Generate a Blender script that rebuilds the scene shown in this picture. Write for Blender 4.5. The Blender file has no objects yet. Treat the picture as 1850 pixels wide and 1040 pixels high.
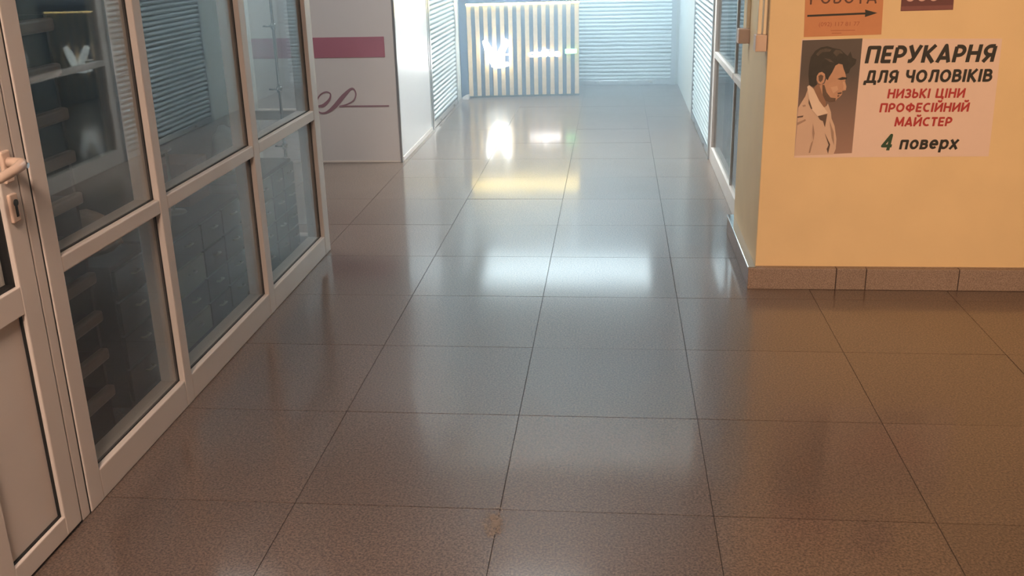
import bpy, bmesh, math, random
from mathutils import Vector, Matrix

random.seed(7)
scene = bpy.context.scene
C = scene.collection

# ------------------------------------------------------------------ camera
# world: x to the right across the corridor, y along the corridor, z up, metres
F_PX, PITCH, YAW, ROLL, CAM_H = 1819.94, 0.333808, -0.105577, -0.0253563, 1.5348
fwd = Vector((math.sin(YAW) * math.cos(PITCH), math.cos(YAW) * math.cos(PITCH), -math.sin(PITCH)))
right0 = Vector((math.cos(YAW), -math.sin(YAW), 0))
up0 = right0.cross(fwd)
right = math.cos(ROLL) * right0 + math.sin(ROLL) * up0
up = -math.sin(ROLL) * right0 + math.cos(ROLL) * up0
cam_data = bpy.data.cameras.new('camera')
cam_data.sensor_fit = 'HORIZONTAL'
cam_data.sensor_width = 36.0
cam_data.lens = F_PX / 1850 * 36.0
cam_data.clip_start = 0.05
cam = bpy.data.objects.new('camera', cam_data)
C.objects.link(cam)
cam.matrix_world = Matrix(((right.x, up.x, -fwd.x, 0), (right.y, up.y, -fwd.y, 0),
                           (right.z, up.z, -fwd.z, CAM_H), (0, 0, 0, 1)))
scene.camera = cam

# ------------------------------------------------------------------ world, exposure
VEIL_DENSITY, VEIL_Y0, VEIL_Y1 = 0.28, 5.0, 9.4  # density and depth range of the added lens veil volume
world = bpy.data.worlds.new('world')
scene.world = world
world.use_nodes = True
wn = world.node_tree
wn.nodes['Background'].inputs['Color'].default_value = (0.5, 0.5, 0.55, 1)
wn.nodes['Background'].inputs['Strength'].default_value = 0.02
vol = wn.nodes.new('ShaderNodeVolumeScatter')
vol.inputs['Color'].default_value = (0.68, 0.86, 1.0, 1)
vol.inputs['Anisotropy'].default_value = 0.05
vab = wn.nodes.new('ShaderNodeVolumeAbsorption')      # keeps the veil's extinction neutral
vab.inputs['Color'].default_value = vol.inputs['Color'].default_value
vad = wn.nodes.new('ShaderNodeAddShader')
# added volume standing in for lens veil: dense far off, thin towards the lobby
wgeo = wn.nodes.new('ShaderNodeNewGeometry')
wsep = wn.nodes.new('ShaderNodeSeparateXYZ')
wmr = wn.nodes.new('ShaderNodeMapRange')
wmr.interpolation_type = 'SMOOTHSTEP'
wmr.inputs['From Min'].default_value = VEIL_Y0
wmr.inputs['From Max'].default_value = VEIL_Y1
wmr.inputs['To Min'].default_value = 0.004
wmr.inputs['To Max'].default_value = VEIL_DENSITY
wn.links.new(wgeo.outputs['Position'], wsep.inputs['Vector'])
wn.links.new(wsep.outputs['Y'], wmr.inputs['Value'])
# masked off at the left shop front to keep the interior dark
wmx = wn.nodes.new('ShaderNodeMapRange'); wmx.interpolation_type = 'SMOOTHSTEP'
wmx.inputs['From Min'].default_value = -1.66
wmx.inputs['From Max'].default_value = -1.50
wn.links.new(wsep.outputs['X'], wmx.inputs['Value'])
wmu = wn.nodes.new('ShaderNodeMath'); wmu.operation = 'MULTIPLY'
wn.links.new(wmr.outputs['Result'], wmu.inputs[0])
wn.links.new(wmx.outputs['Result'], wmu.inputs[1])
wn.links.new(wmu.outputs[0], vol.inputs['Density'])
wn.links.new(wmu.outputs[0], vab.inputs['Density'])
wn.links.new(vol.outputs['Volume'], vad.inputs[0])
wn.links.new(vab.outputs['Volume'], vad.inputs[1])
wn.links.new(vad.outputs['Shader'], wn.nodes['World Output'].inputs['Volume'])
world.cycles.volume_step_size = 3.0
scene.cycles.volume_max_steps = 5

scene.view_settings.view_transform = 'Standard'
scene.view_settings.look = 'None'
scene.view_settings.gamma = 1.0
scene.view_settings.use_curve_mapping = False
scene.view_settings.exposure = 0.0
scene.cycles.max_bounces = 6
scene.cycles.use_light_tree = False
scene.cycles.diffuse_bounces = 3
scene.cycles.glossy_bounces = 4
scene.cycles.transparent_max_bounces = 12
scene.cycles.sample_clamp_indirect = 6.0

# unseen lamps, the white ones added for their light: (x, y, size_x, size_y, colour, strength)
CEIL = 2.75
LAMPS = [
    ('added white ceiling panel that brightens the pink striped wall', -0.45, 5.5, 0.6, 0.6, (0.90, 1.0, 1.0), 16.0, 2.75),  # added fill for the pink wall and the floor before it
    ('added white ceiling panel in the side passage brightening the pink striped wall', -2.15, 5.38, 0.6, 0.6, (1.0, 0.98, 0.97), 25.0, 2.75),  # added out of view to brighten the pink wall
    ('unseen wide light canopy hung low above the coffee counter for the floor sheen', -0.5, 10.5, 1.8, 1.0, (0.76, 0.94, 1.0), 13.0, 1.95),  # unseen canopy, sized and hung to put a sheen on the floor
    ('warm ceiling light panel over the shop door', -0.9, 0.4, 0.6, 0.6, (1.0, 0.76, 0.60), 95.0, 2.75),
]

# ------------------------------------------------------------------ materials
def lin(c):
    return tuple((v / 12.92 if v <= 0.04045 else ((v + 0.055) / 1.055) ** 2.4) for v in (x / 255.0 for x in c))

MATS = {}
def mat(name, rgb, rough=0.5, metal=0.0, spec=0.5, var=0.06, scale=30.0, coat=0.0, coat_r=0.05, bump=0.0):
    if name in MATS:
        return MATS[name]
    m = bpy.data.materials.new(name)
    m.use_nodes = True
    nt = m.node_tree
    b = nt.nodes['Principled BSDF']
    col = lin(rgb)
    tc = nt.nodes.new('ShaderNodeTexCoord')
    nz = nt.nodes.new('ShaderNodeTexNoise')
    nz.inputs['Scale'].default_value = scale
    nz.inputs['Detail'].default_value = 4.0
    nt.links.new(tc.outputs['Object'], nz.inputs['Vector'])
    rp = nt.nodes.new('ShaderNodeValToRGB')
    rp.color_ramp.elements[0].position = 0.3
    rp.color_ramp.elements[1].position = 0.7
    rp.color_ramp.elements[0].color = (*[v * (1 - var) for v in col], 1)
    rp.color_ramp.elements[1].color = (*[min(1, v * (1 + var)) for v in col], 1)
    nt.links.new(nz.outputs['Fac'], rp.inputs['Fac'])
    nt.links.new(rp.outputs['Color'], b.inputs['Base Color'])
    b.inputs['Roughness'].default_value = rough
    b.inputs['Metallic'].default_value = metal
    b.inputs['Specular IOR Level'].default_value = spec
    b.inputs['Coat Weight'].default_value = coat
    b.inputs['Coat Roughness'].default_value = coat_r
    if bump:
        bp = nt.nodes.new('ShaderNodeBump')
        bp.inputs['Strength'].default_value = bump
        bp.inputs['Distance'].default_value = 0.002
        nt.links.new(nz.outputs['Fac'], bp.inputs['Height'])
        nt.links.new(bp.outputs['Normal'], b.inputs['Normal'])
    MATS[name] = m
    return m

def emit(name, rgb_lin, strength):
    if name in MATS:
        return MATS[name]
    m = bpy.data.materials.new(name)
    m.use_nodes = True
    nt = m.node_tree
    b = nt.nodes['Principled BSDF']
    b.inputs['Base Color'].default_value = (0.8, 0.8, 0.8, 1)
    b.inputs['Emission Color'].default_value = (*rgb_lin, 1)
    b.inputs['Emission Strength'].default_value = strength
    MATS[name] = m
    return m

def glass(name, tint=(0.95, 0.965, 0.96), ior=1.95):
    m = bpy.data.materials.new(name)
    m.use_nodes = True
    nt = m.node_tree
    nt.nodes.remove(nt.nodes['Principled BSDF'])
    out = nt.nodes['Material Output']
    fr = nt.nodes.new('ShaderNodeFresnel')
    # the same reflectance on both faces of the pane
    geo = nt.nodes.new('ShaderNodeNewGeometry')
    im = nt.nodes.new('ShaderNodeMapRange')
    im.inputs['To Min'].default_value = ior
    im.inputs['To Max'].default_value = 1.0 / ior
    nt.links.new(geo.outputs['Backfacing'], im.inputs['Value'])
    nt.links.new(im.outputs['Result'], fr.inputs['IOR'])
    tr = nt.nodes.new('ShaderNodeBsdfTransparent')
    tr.inputs['Color'].default_value = (*tint, 1)
    gl = nt.nodes.new('ShaderNodeBsdfGlossy')
    gl.inputs['Roughness'].default_value = 0.0
    tc = nt.nodes.new('ShaderNodeTexCoord')
    nz = nt.nodes.new('ShaderNodeTexNoise')
    nz.inputs['Scale'].default_value = 3.0
    nt.links.new(tc.outputs['Object'], nz.inputs['Vector'])
    mr = nt.nodes.new('ShaderNodeMapRange')
    mr.inputs['To Min'].default_value = 0.0
    mr.inputs['To Max'].default_value = 0.008
    nt.links.new(nz.outputs['Fac'], mr.inputs['Value'])
    nt.links.new(mr.outputs['Result'], gl.inputs['Roughness'])
    mx = nt.nodes.new('ShaderNodeMixShader')
    nt.links.new(fr.outputs['Fac'], mx.inputs['Fac'])
    nt.links.new(tr.outputs['BSDF'], mx.inputs[1])
    nt.links.new(gl.outputs['BSDF'], mx.inputs[2])
    nt.links.new(mx.outputs['Shader'], out.inputs['Surface'])
    MATS[name] = m
    return m

def granite(name, dark, light, rough, coat, coat_r, tile_var=0.10, spec=0.5, scale=150.0):
    m = bpy.data.materials.new(name)
    m.use_nodes = True
    nt = m.node_tree
    b = nt.nodes['Principled BSDF']
    geo = nt.nodes.new('ShaderNodeNewGeometry')
    n1 = nt.nodes.new('ShaderNodeTexNoise')
    n1.inputs['Scale'].default_value = scale
    n1.inputs['Detail'].default_value = 3.0
    n1.inputs['Roughness'].default_value = 0.7
    nt.links.new(geo.outputs['Position'], n1.inputs['Vector'])
    r1 = nt.nodes.new('ShaderNodeValToRGB')
    r1.color_ramp.elements[0].position = 0.36
    r1.color_ramp.elements[1].position = 0.66
    r1.color_ramp.elements[0].color = (*lin(dark), 1)
    r1.color_ramp.elements[1].color = (*lin(light), 1)
    nt.links.new(n1.outputs['Fac'], r1.inputs['Fac'])
    # larger cloudy drift and per-piece difference
    n2 = nt.nodes.new('ShaderNodeTexNoise')
    n2.inputs['Scale'].default_value = 1.7
    n2.inputs['Detail'].default_value = 5.0
    nt.links.new(geo.outputs['Position'], n2.inputs['Vector'])
    oi = nt.nodes.new('ShaderNodeObjectInfo')
    ad = nt.nodes.new('ShaderNodeMath'); ad.operation = 'ADD'
    nt.links.new(n2.outputs['Fac'], ad.inputs[0])
    nt.links.new(oi.outputs['Random'], ad.inputs[1])
    mr = nt.nodes.new('ShaderNodeMapRange')
    mr.inputs['From Min'].default_value = 0.2
    mr.inputs['From Max'].default_value = 1.7
    mr.inputs['To Min'].default_value = 1 - tile_var
    mr.inputs['To Max'].default_value = 1 + tile_var
    nt.links.new(ad.outputs[0], mr.inputs['Value'])
    mul = nt.nodes.new('ShaderNodeVectorMath'); mul.operation = 'SCALE'
    nt.links.new(r1.outputs['Color'], mul.inputs[0])
    nt.links.new(mr.outputs['Result'], mul.inputs['Scale'])
    nt.links.new(mul.outputs['Vector'], b.inputs['Base Color'])
    rr_ = nt.nodes.new('ShaderNodeMapRange')
    rr_.inputs['To Min'].default_value = rough * 0.85
    rr_.inputs['To Max'].default_value = rough * 1.2
    nt.links.new(n2.outputs['Fac'], rr_.inputs['Value'])
    nt.links.new(rr_.outputs['Result'], b.inputs['Roughness'])
    b.inputs['Specular IOR Level'].default_value = spec
    b.inputs['Coat Weight'].default_value = coat
    b.inputs['Coat Roughness'].default_value = coat_r
    MATS[name] = m
    return m

M_TILE = granite('polished granite tile', (64, 50, 42), (132, 108, 94), 0.36, 0.75, 0.115)
M_GRANITE = granite('speckled granite skirting', (112, 94, 86), (166, 146, 136), 0.45, 0.0, 0.1, 0.08, 0.4, 240.0)
M_GROUT = mat('dark grout', (52, 43, 38), 0.9)
M_PVC = mat('white pvc frame', (226, 212, 202), 0.32, var=0.02, scale=6)
M_GASKET = mat('black rubber gasket', (22, 18, 16), 0.7)
M_GLASS = glass('shop window glass')
M_CREAM = mat('cream painted plaster', (232, 204, 160), 0.55, var=0.03, scale=5, bump=0.15)
M_CEIL = mat('white ceiling', (215, 212, 205), 0.8, var=0.02)
M_WALL = mat('off white wall', (205, 205, 200), 0.6, var=0.02, scale=4)
M_GREYWALL = mat('grey wall', (150, 148, 145), 0.7, var=0.03, scale=4)
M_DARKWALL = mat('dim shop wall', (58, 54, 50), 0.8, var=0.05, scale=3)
M_PANELW = mat('glossy white laminate', (214, 206, 203), 0.28, var=0.01, scale=3)
M_STRIPE = mat('mauve pink stripe print', (172, 108, 124), 0.4, var=0.03, scale=8)
M_SCRIPT = mat('mauve script print', (150, 112, 122), 0.4, var=0.03)
M_ALU = mat('brushed aluminium', (205, 206, 208), 0.28, 0.9, var=0.04, scale=60)
M_CHROME = mat('chrome', (225, 225, 225), 0.08, 1.0, var=0.01)
M_SLAT = mat('light grey shutter paint', (190, 197, 198), 0.38, var=0.02, scale=12)
M_NAVY = mat('dark slate blue laminate', (58, 72, 98), 0.5, var=0.05, scale=10)
M_WOOD = mat('pale oak slat', (206, 172, 128), 0.5, var=0.14, scale=18)
M_BEIGEPL = mat('beige plastic box', (208, 182, 168), 0.4, var=0.02)
M_TRUNK = mat('ivory cable trunking', (232, 216, 190), 0.35, var=0.02)
M_HANDLE = mat('pale beige handle lacquer', (225, 196, 176), 0.25, var=0.02)
M_BLACK = mat('black plastic', (16, 15, 15), 0.5)
M_DRAWER = mat('dark brown drawer front', (32, 28, 25), 0.4, var=0.08, scale=14)
M_DRAWER2 = mat('sage grey drawer front', (96, 94, 80), 0.4, var=0.06, scale=14)
M_HGREY = mat('grey plastic pull', (120, 116, 108), 0.4)
M_CARC = mat('black brown carcass', (34, 30, 27), 0.5, var=0.08)
M_SHELFLIP = mat('taupe shelf lip', (120, 100, 86), 0.45, var=0.05)
M_CLOTH = mat('crumpled beige cloth', (168, 140, 118), 0.9, var=0.18, scale=25, bump=0.6)
M_CUPM = mat('beige ceramic', (170, 140, 118), 0.4)
M_BAG = mat('blue grey bag fabric', (84, 94, 100), 0.8, var=0.1, scale=20)
M_DESK = mat('dark desk laminate', (44, 40, 38), 0.35, var=0.08, scale=10)
M_CARTON = mat('dusty pink carton', (120, 92, 82), 0.7, var=0.05)
M_PAPER = mat('poster paper', (232, 206, 196), 0.6, var=0.01)
M_ORANGE = mat('orange flyer paper', (205, 140, 100), 0.65, var=0.02)
M_MAROON = mat('maroon flyer paper', (92, 30, 42), 0.5, var=0.05)
M_MAROON2 = mat('lighter maroon band', (120, 62, 66), 0.5, var=0.05)
M_INK = mat('near black print ink', (30, 26, 24), 0.6, var=0.02)
M_INKBR = mat('brown print ink', (92, 52, 40), 0.6, var=0.02)
M_INKFADE = mat('faded brown print ink', (172, 96, 66), 0.6, var=0.02)
M_RED = mat('brick red print ink', (176, 44, 46), 0.6, var=0.02)
M_GREEN = mat('dark green print ink', (38, 70, 46), 0.6, var=0.02)
M_PALEPINK = mat('pale pink print ink', (214, 176, 170), 0.6, var=0.02)
M_SCUFF = mat('dried white scuff', (140, 126, 114), 0.8, var=0.25, scale=90)
M_NEON = emit('white neon', (0.93, 1.0, 0.97), 20.0)
M_NEONTXT = emit('white lit lettering', (1.0, 0.97, 0.98), 11.0)
M_NEONG = emit('green lit bar', (0.25, 1.0, 0.42), 5.0)
M_LED = emit('warm led strip', (1.0, 0.76, 0.24), 55.0)

# ------------------------------------------------------------------ builders
class MB:
    """collects boxes, prisms and tubes and links them as one mesh object"""
    def __init__(self):
        self.bm = bmesh.new()
    def box(self, x0, x1, y0, y1, z0, z1, bev=0.0):
        r = bmesh.ops.create_cube(self.bm, size=1.0)
        vs = r['verts']
        for v in vs:
            v.co = Vector(((x0 + x1) / 2 + v.co.x * (x1 - x0), (y0 + y1) / 2 + v.co.y * (y1 - y0), (z0 + z1) / 2 + v.co.z * (z1 - z0)))
        if bev:
            es = {e for v in vs for e in v.link_edges}
            bmesh.ops.bevel(self.bm, geom=list(es), offset=bev, segments=2, profile=0.5, affect='EDGES')
        return self
    def tube(self, pts, r, n=10, radii=None):
        pts = [Vector(p) for p in pts]
        rings = []
        prev = None
        for i, p in enumerate(pts):
            t = (pts[min(i + 1, len(pts) - 1)] - pts[max(i - 1, 0)]).normalized()
            a = prev if prev is not None else (Vector((0, 0, 1)) if abs(t.z) < 0.9 else Vector((1, 0, 0)))
            u = (a - t * a.dot(t)).normalized()
            prev = u
            w = t.cross(u)
            rad = radii[i] if radii else r
            rings.append([self.bm.verts.new(p + (u * math.cos(k * 2 * math.pi / n) + w * math.sin(k * 2 * math.pi / n)) * rad) for k in range(n)])
        for a, b in zip(rings, rings[1:]):
            for k in range(n):
                f = self.bm.faces.new((a[k], a[(k + 1) % n], b[(k + 1) % n], b[k])); f.smooth = True
        self.bm.faces.new(list(reversed(rings[0])))
        self.bm.faces.new(rings[-1])
        return self
    def lathe(self, prof, cx, cy, n=24):
        rings = []
        for r, z in prof:
            rings.append([self.bm.verts.new((cx + r * math.cos(k * 2 * math.pi / n), cy + r * math.sin(k * 2 * math.pi / n), z)) for k in range(n)])
        for a, b in zip(rings, rings[1:]):
            for k in range(n):
                f = self.bm.faces.new((a[k], a[(k + 1) % n], b[(k + 1) % n], b[k])); f.smooth = True
        return self
    def prism(self, pts, axis, a0, a1):
        """pts: 2D polygon; axis: 'y' -> (x,z) polygon swept in y; 'x' -> (y,z); 'z' -> (x,y)"""
        def P(p, a):
            return {'y': (p[0], a, p[1]), 'x': (a, p[0], p[1]), 'z': (p[0], p[1], a)}[axis]
        A = [self.bm.verts.new(P(p, a0)) for p in pts]
        B = [self.bm.verts.new(P(p, a1)) for p in pts]
        n = len(pts)
        self.bm.faces.new(A); self.bm.faces.new(list(reversed(B)))
        for k in range(n):
            self.bm.faces.new((A[k], B[k], B[(k + 1) % n], A[(k + 1) % n]))
        return self
    def mesh(self, name, m):
        bmesh.ops.recalc_face_normals(self.bm, faces=self.bm.faces[:])
        me = bpy.data.meshes.new(name)
        self.bm.to_mesh(me); self.bm.free()
        me.materials.append(m)
        return me
    def build(self, name, m, parent=None):
        return link(name, self.mesh(name, m), parent)

def link(name, data, parent=None):
    o = bpy.data.objects.new(name, data)
    C.objects.link(o)
    if parent is not None:
        o.parent = parent
        o.matrix_parent_inverse = Matrix.Translation(-parent.location) if parent.type == 'EMPTY' and parent.rotation_euler.z == 0 else Matrix()
    return o

def box(name, m, x0, x1, y0, y1, z0, z1, parent=None, bev=0.0):
    return MB().box(x0, x1, y0, y1, z0, z1, bev).build(name, m, parent)

def tag(o, label, cat=None, group=None, kind=None):
    o['label'] = label
    if cat: o['category'] = cat
    if group: o['group'] = group
    if kind: o['kind'] = kind
    return o

def thing(name, loc, label, cat, group=None, kind=None, rz=0.0):
    o = bpy.data.objects.new(name, None)
    o.empty_display_size = 0.1
    o.location = loc
    o.rotation_euler = (0, 0, rz)
    C.objects.link(o)
    return tag(o, label, cat, group, kind)

def text_mesh(s, bold=0.0, shear=0.0, extrude=0.0, spacing=1.0):
    cu = bpy.data.curves.new('lettering', 'FONT')
    cu.body = s
    cu.shear = shear
    cu.extrude = extrude
    cu.space_character = spacing
    cu.resolution_u = 4
    o = bpy.data.objects.new('lettering_source', cu)
    C.objects.link(o)
    bpy.context.view_layer.update()
    me = bpy.data.meshes.new_from_object(o.evaluated_get(bpy.context.evaluated_depsgraph_get()))
    bpy.data.objects.remove(o)
    bpy.data.curves.remove(cu)
    if bold:       # heavier face: the same outlines laid over each other, shifted by a hair
        src = bmesh.new(); src.from_mesh(me)
        out = bmesh.new()
        for k in range(8):
            a = k * math.pi / 4
            src2 = src.copy()
            bmesh.ops.translate(src2, verts=src2.verts[:], vec=(bold * 1.25 * math.cos(a), bold * 0.8 * math.sin(a), 0.0002 * k))
            tmp = bpy.data.meshes.new('tmp'); src2.to_mesh(tmp); src2.free()
            out.from_mesh(tmp); bpy.data.meshes.remove(tmp)
        out.to_mesh(me); out.free(); src.free()
    return me

def arc(cx, cy, rx, ry, a0, a1, n=10):
    return [(cx + rx * math.cos(math.radians(a0 + (a1 - a0) * k / n)), cy + ry * math.sin(math.radians(a0 + (a1 - a0) * k / n))) for k in range(n + 1)]
# heavy sans capitals and small letters drawn as strokes: width, list of stroke centre lines (height 1)
def bowl(x0, x1, y0, y1):       # right-hand bowl of P, B
    r = (y1 - y0) / 2
    return [(x0, y1)] + arc(x1 - r, (y0 + y1) / 2, r, r, 90, -90) + [(x0, y0)]
GLYPH = {
    'П': (0.72, [[(0.1, 0), (0.1, 0.9), (0.62, 0.9), (0.62, 0)]]),
    'Е': (0.56, [[(0.54, 0.9), (0.1, 0.9), (0.1, 0.1), (0.54, 0.1)], [(0.1, 0.5), (0.50, 0.5)]]),
    'Р': (0.62, [[(0.1, 0), (0.1, 0.9)], bowl(0.1, 0.54, 0.40, 0.9)]),
    'У': (0.68, [[(0.06, 1.0), (0.34, 0.36)], [(0.62, 1.0), (0.32, 0.22), (0.22, 0.10), (0.08, 0.10)]]),
    'К': (0.68, [[(0.1, 0), (0.1, 1.0)], [(0.60, 1.0), (0.22, 0.52), (0.62, 0)], [(0.1, 0.5), (0.24, 0.5)]]),
    'А': (0.74, [[(0.07, 0), (0.37, 0.96), (0.67, 0)], [(0.18, 0.26), (0.56, 0.26)]]),
    'Н': (0.72, [[(0.1, 0), (0.1, 1.0)], [(0.62, 0), (0.62, 1.0)], [(0.1, 0.52), (0.62, 0.52)]]),
    'Я': (0.66, [[(0.56, 0), (0.56, 0.9)], [(0.56, 0.9)] + arc(0.36, 0.65, 0.25, 0.25, 90, 270) + [(0.56, 0.4)], [(0.36, 0.40), (0.10, 0)]]),
    'Д': (0.80, [[(0.22, 0.1), (0.28, 0.9), (0.62, 0.9), (0.62, 0.1)], [(0.04, -0.16), (0.04, 0.1), (0.76, 0.1), (0.76, -0.16)]]),
    'Л': (0.72, [[(0.04, 0.10), (0.16, 0.12), (0.22, 0.40), (0.24, 0.9), (0.62, 0.9), (0.62, 0)]]),
    'Ч': (0.66, [[(0.1, 1.0), (0.1, 0.66), (0.17, 0.50), (0.30, 0.44), (0.56, 0.46)], [(0.56, 1.0), (0.56, 0)]]),
    'О': (0.80, [arc(0.40, 0.5, 0.30, 0.40, 0, 360, 20)]),
    'В': (0.64, [[(0.1, 0), (0.1, 1.0)], bowl(0.1, 0.50, 0.53, 0.9), bowl(0.1, 0.56, 0.1, 0.53)]),
    'І': (0.24, [[(0.12, 0), (0.12, 1.0)]]),
    'З': (0.60, [arc(0.26, 0.68, 0.22, 0.22, 150, -70) + [(0.20, 0.50)], [(0.26, 0.50)] + arc(0.27, 0.30, 0.24, 0.20, 70, -160)]),
    'Ь': (0.60, [[(0.1, 1.0), (0.1, 0.1)], bowl(0.1, 0.52, 0.1, 0.56)]),
    'Ц': (0.78, [[(0.1, 1.0), (0.1, 0.1), (0.72, 0.1), (0.72, -0.16)], [(0.58, 1.0), (0.58, 0.1)]]),
    'И': (0.74, [[(0.1, 1.0), (0.1, 0)], [(0.64, 1.0), (0.64, 0)], [(0.1, 0.14), (0.64, 0.86)]]),
    'Й': (0.74, [[(0.1, 1.0), (0.1, 0)], [(0.64, 1.0), (0.64, 0)], [(0.1, 0.14), (0.64, 0.86)], arc(0.37, 1.24, 0.14, 0.12, 190, 350)]),
    'Ф': (0.90, [[(0.45, 0), (0.45, 1.0)], arc(0.45, 0.5, 0.34, 0.28, 0, 360, 18)]),
    'С': (0.68, [arc(0.42, 0.5, 0.32, 0.40, 55, 305, 16)]),
    'М': (0.86, [[(0.09, 0), (0.12, 0.96), (0.43, 0.2), (0.74, 0.96), (0.77, 0)]]),
    'Т': (0.60, [[(0.02, 0.9), (0.58, 0.9)], [(0.30, 0.9), (0.30, 0)]]),
    'Б': (0.62, [[(0.52, 0.9), (0.1, 0.9), (0.1, 0.1)], bowl(0.1, 0.54, 0.1, 0.56)]),
    '4': (0.64, [[(0.44, 0), (0.44, 0.94), (0.06, 0.28), (0.62, 0.28)]]),
    'п': (0.60, [[(0.1, 0), (0.1, 0.64), (0.50, 0.64), (0.50, 0)]]),
    'о': (0.62, [arc(0.31, 0.37, 0.22, 0.28, 0, 360, 16)]),
    'в': (0.56, [[(0.1, 0), (0.1, 0.72)], bowl(0.1, 0.44, 0.40, 0.64), bowl(0.1, 0.48, 0.09, 0.40)]),
    'е': (0.60, [[(0.08, 0.38), (0.52, 0.38)] + arc(0.30, 0.38, 0.22, 0.27, 0, 315, 14)]),
    'р': (0.62, [[(0.1, -0.24), (0.1, 0.72)], arc(0.33, 0.37, 0.22, 0.28, 0, 360, 16)]),
    'х': (0.58, [[(0.05, 0), (0.53, 0.72)], [(0.53, 0), (0.05, 0.72)]]),
    ' ': (0.34, []),
}
def text_fit(name, s, m, x0, x1, z0, z1, y, parent, bold=0.17, shear=0.0, depth=0.0006, gap=0.10):
    """lettering on a wall that faces -y; x0..x1 is the line, z0..z1 the height of a capital"""
    total = sum(GLYPH[c][0] for c in s) + gap * (len(s) - 1)
    if ' ' in s:           # every word is a piece of its own
        u = (x1 - x0) / (total + shear); pos = x0
        for word in s.split(' '):
            wl = sum(GLYPH[c][0] for c in word) + gap * (len(word) - 1)
            text_fit(name, word, m, pos, pos + (wl + shear) * u, z0, z1, y, parent, bold, shear, depth, gap)
            pos += (wl + gap * 2 + GLYPH[' '][0]) * u
        return None
    H = z1 - z0
    sx = (x1 - x0) / (total + shear)
    bm_ = bmesh.new()
    k = 0
    pen = 0.0
    def put(pts):
        nonlocal k
        k += 1
        vs = [bm_.verts.new((x0 + (p[0] + shear * p[1]) * sx, y - depth - 2e-6 * k, z0 + p[1] * H)) for p in pts]
        f = bm_.faces.new(vs)
        f.normal_update()
        if f.normal.y > 0: f.normal_flip()
    asp = H / sx          # keeps strokes even when letters are narrow
    for ch in s:
        w, strokes = GLYPH[ch]
        for st in strokes:
            st = [(pen + p[0], p[1]) for p in st]
            for (ax, ay), (bx_, by) in zip(st, st[1:]):
                dx, dy = (bx_ - ax), (by - ay) * asp
                L_ = math.hypot(dx, dy) or 1e-6
                hx, hy = -dy / L_ * bold / 2, dx / L_ * bold / 2 / asp
                put([(ax + hx, ay + hy), (bx_ + hx, by + hy), (bx_ - hx, by - hy), (ax - hx, ay - hy)])
            for (px, py) in st[1:-1]:
                put([(px + bold / 2 * math.cos(q * math.pi / 5), py + bold / 2 / asp * math.sin(q * math.pi / 5)) for q in range(10)])
        pen += w + gap
    me = bpy.data.meshes.new(name); bm_.to_mesh(me); bm_.free()
    me.materials.append(m)
    return link(name, me, parent)

def ribbon(pts, widths, y, thick=0.001):
    """flat stroke of changing width in the x,z plane"""
    bm = bmesh.new()
    L = []; R_ = []
    n = len(pts)
    for i in range(n):
        a = Vector(pts[max(i - 1, 0)]); b = Vector(pts[min(i + 1, n - 1)])
        t = (b - a).normalized(); nrm = Vector((-t.y, t.x)); p = Vector(pts[i])
        l = p + nrm * widths[i] / 2; r = p - nrm * widths[i] / 2
        L.append(bm.verts.new((l.x, y - thick, l.y))); R_.append(bm.verts.new((r.x, y - thick, r.y)))
    for i in range(n - 1):
        bm.faces.new((L[i], L[i + 1], R_[i + 1], R_[i]))
    bmesh.ops.recalc_face_normals(bm, faces=bm.faces[:])
    return bm

def spline(pts, per=8):
    out = []
    P = [Vector(p) for p in pts]
    for i in range(len(P) - 1):
        p0 = P[max(i - 1, 0)]; p1 = P[i]; p2 = P[i + 1]; p3 = P[min(i + 2, len(P) - 1)]
        for k in range(per):
            t = k / per
            out.append(0.5 * ((2 * p1) + (p2 - p0) * t + (2 * p0 - 5 * p1 + 4 * p2 - p3) * t * t + (3 * p1 - p0 - 3 * p2 + p3) * t ** 3))
    out.append(P[-1])
    return out

# ------------------------------------------------------------------ setting: floor
TX0, TY0, TP = -0.914, 2.487, 0.6
floor = box('floor', M_GROUT, -4.4, 5.0, -3.2, 12.0, -0.12, -0.003)
tag(floor, 'polished brown granite tile floor running down the corridor', 'floor', kind='structure')
tm = MB().box(-TP / 2 + 0.0012, TP / 2 - 0.0012, -TP / 2 + 0.0012, TP / 2 - 0.0012, -0.012, 0.0).mesh('tile', M_TILE)
for i in range(-5, 7):
    for j in range(-5, 15):
        o = link('tile', tm, floor)
        o.location = (TX0 + (i + 0.5) * TP, TY0 + (j + 0.5) * TP, random.uniform(-0.0008, 0.0))
        o.rotation_euler = (random.uniform(-0.0008, 0.0008), random.uniform(-0.0008, 0.0008), 0)

# ------------------------------------------------------------------ setting: shell
WX = -1.488      # face of the left shop front
RX = 0.68        # face of the right side
PX, PY = 0.645, 4.46   # corner of the cream pier
def struct(name, m, dims, label, cat, bev=0.0):
    o = box(name, m, *dims, bev=bev)
    return tag(o, label, cat, kind='structure')

struct('ceiling', M_CEIL, (-4.4, 5.0, -3.2, 12.0, CEIL, CEIL + 0.1), 'white ceiling over the corridor', 'ceiling')
struct('wall_near', M_GREYWALL, (-4.4, 5.0, -3.3, -3.2, 0, CEIL), 'plain wall behind the viewer', 'wall')
struct('wall_outer_left', M_DARKWALL, (-4.5, -4.4, -3.2, 12.0, 0, CEIL), 'dim back wall of the shop on the left', 'wall')
struct('wall_outer_right', M_GREYWALL, (5.0, 5.1, -3.2, 4.46, 0, CEIL), 'plain wall closing the lobby on the right', 'wall')
struct('wall_far', M_WALL, (-4.4, 5.0, 11.17, 11.3, 0, CEIL), 'pale wall at the far end of the corridor', 'wall')
struct('wall_left', M_PVC, (-1.56, WX, -3.2, 1.86, 0, CEIL), 'white panelled wall beside the shop door', 'wall')
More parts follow.
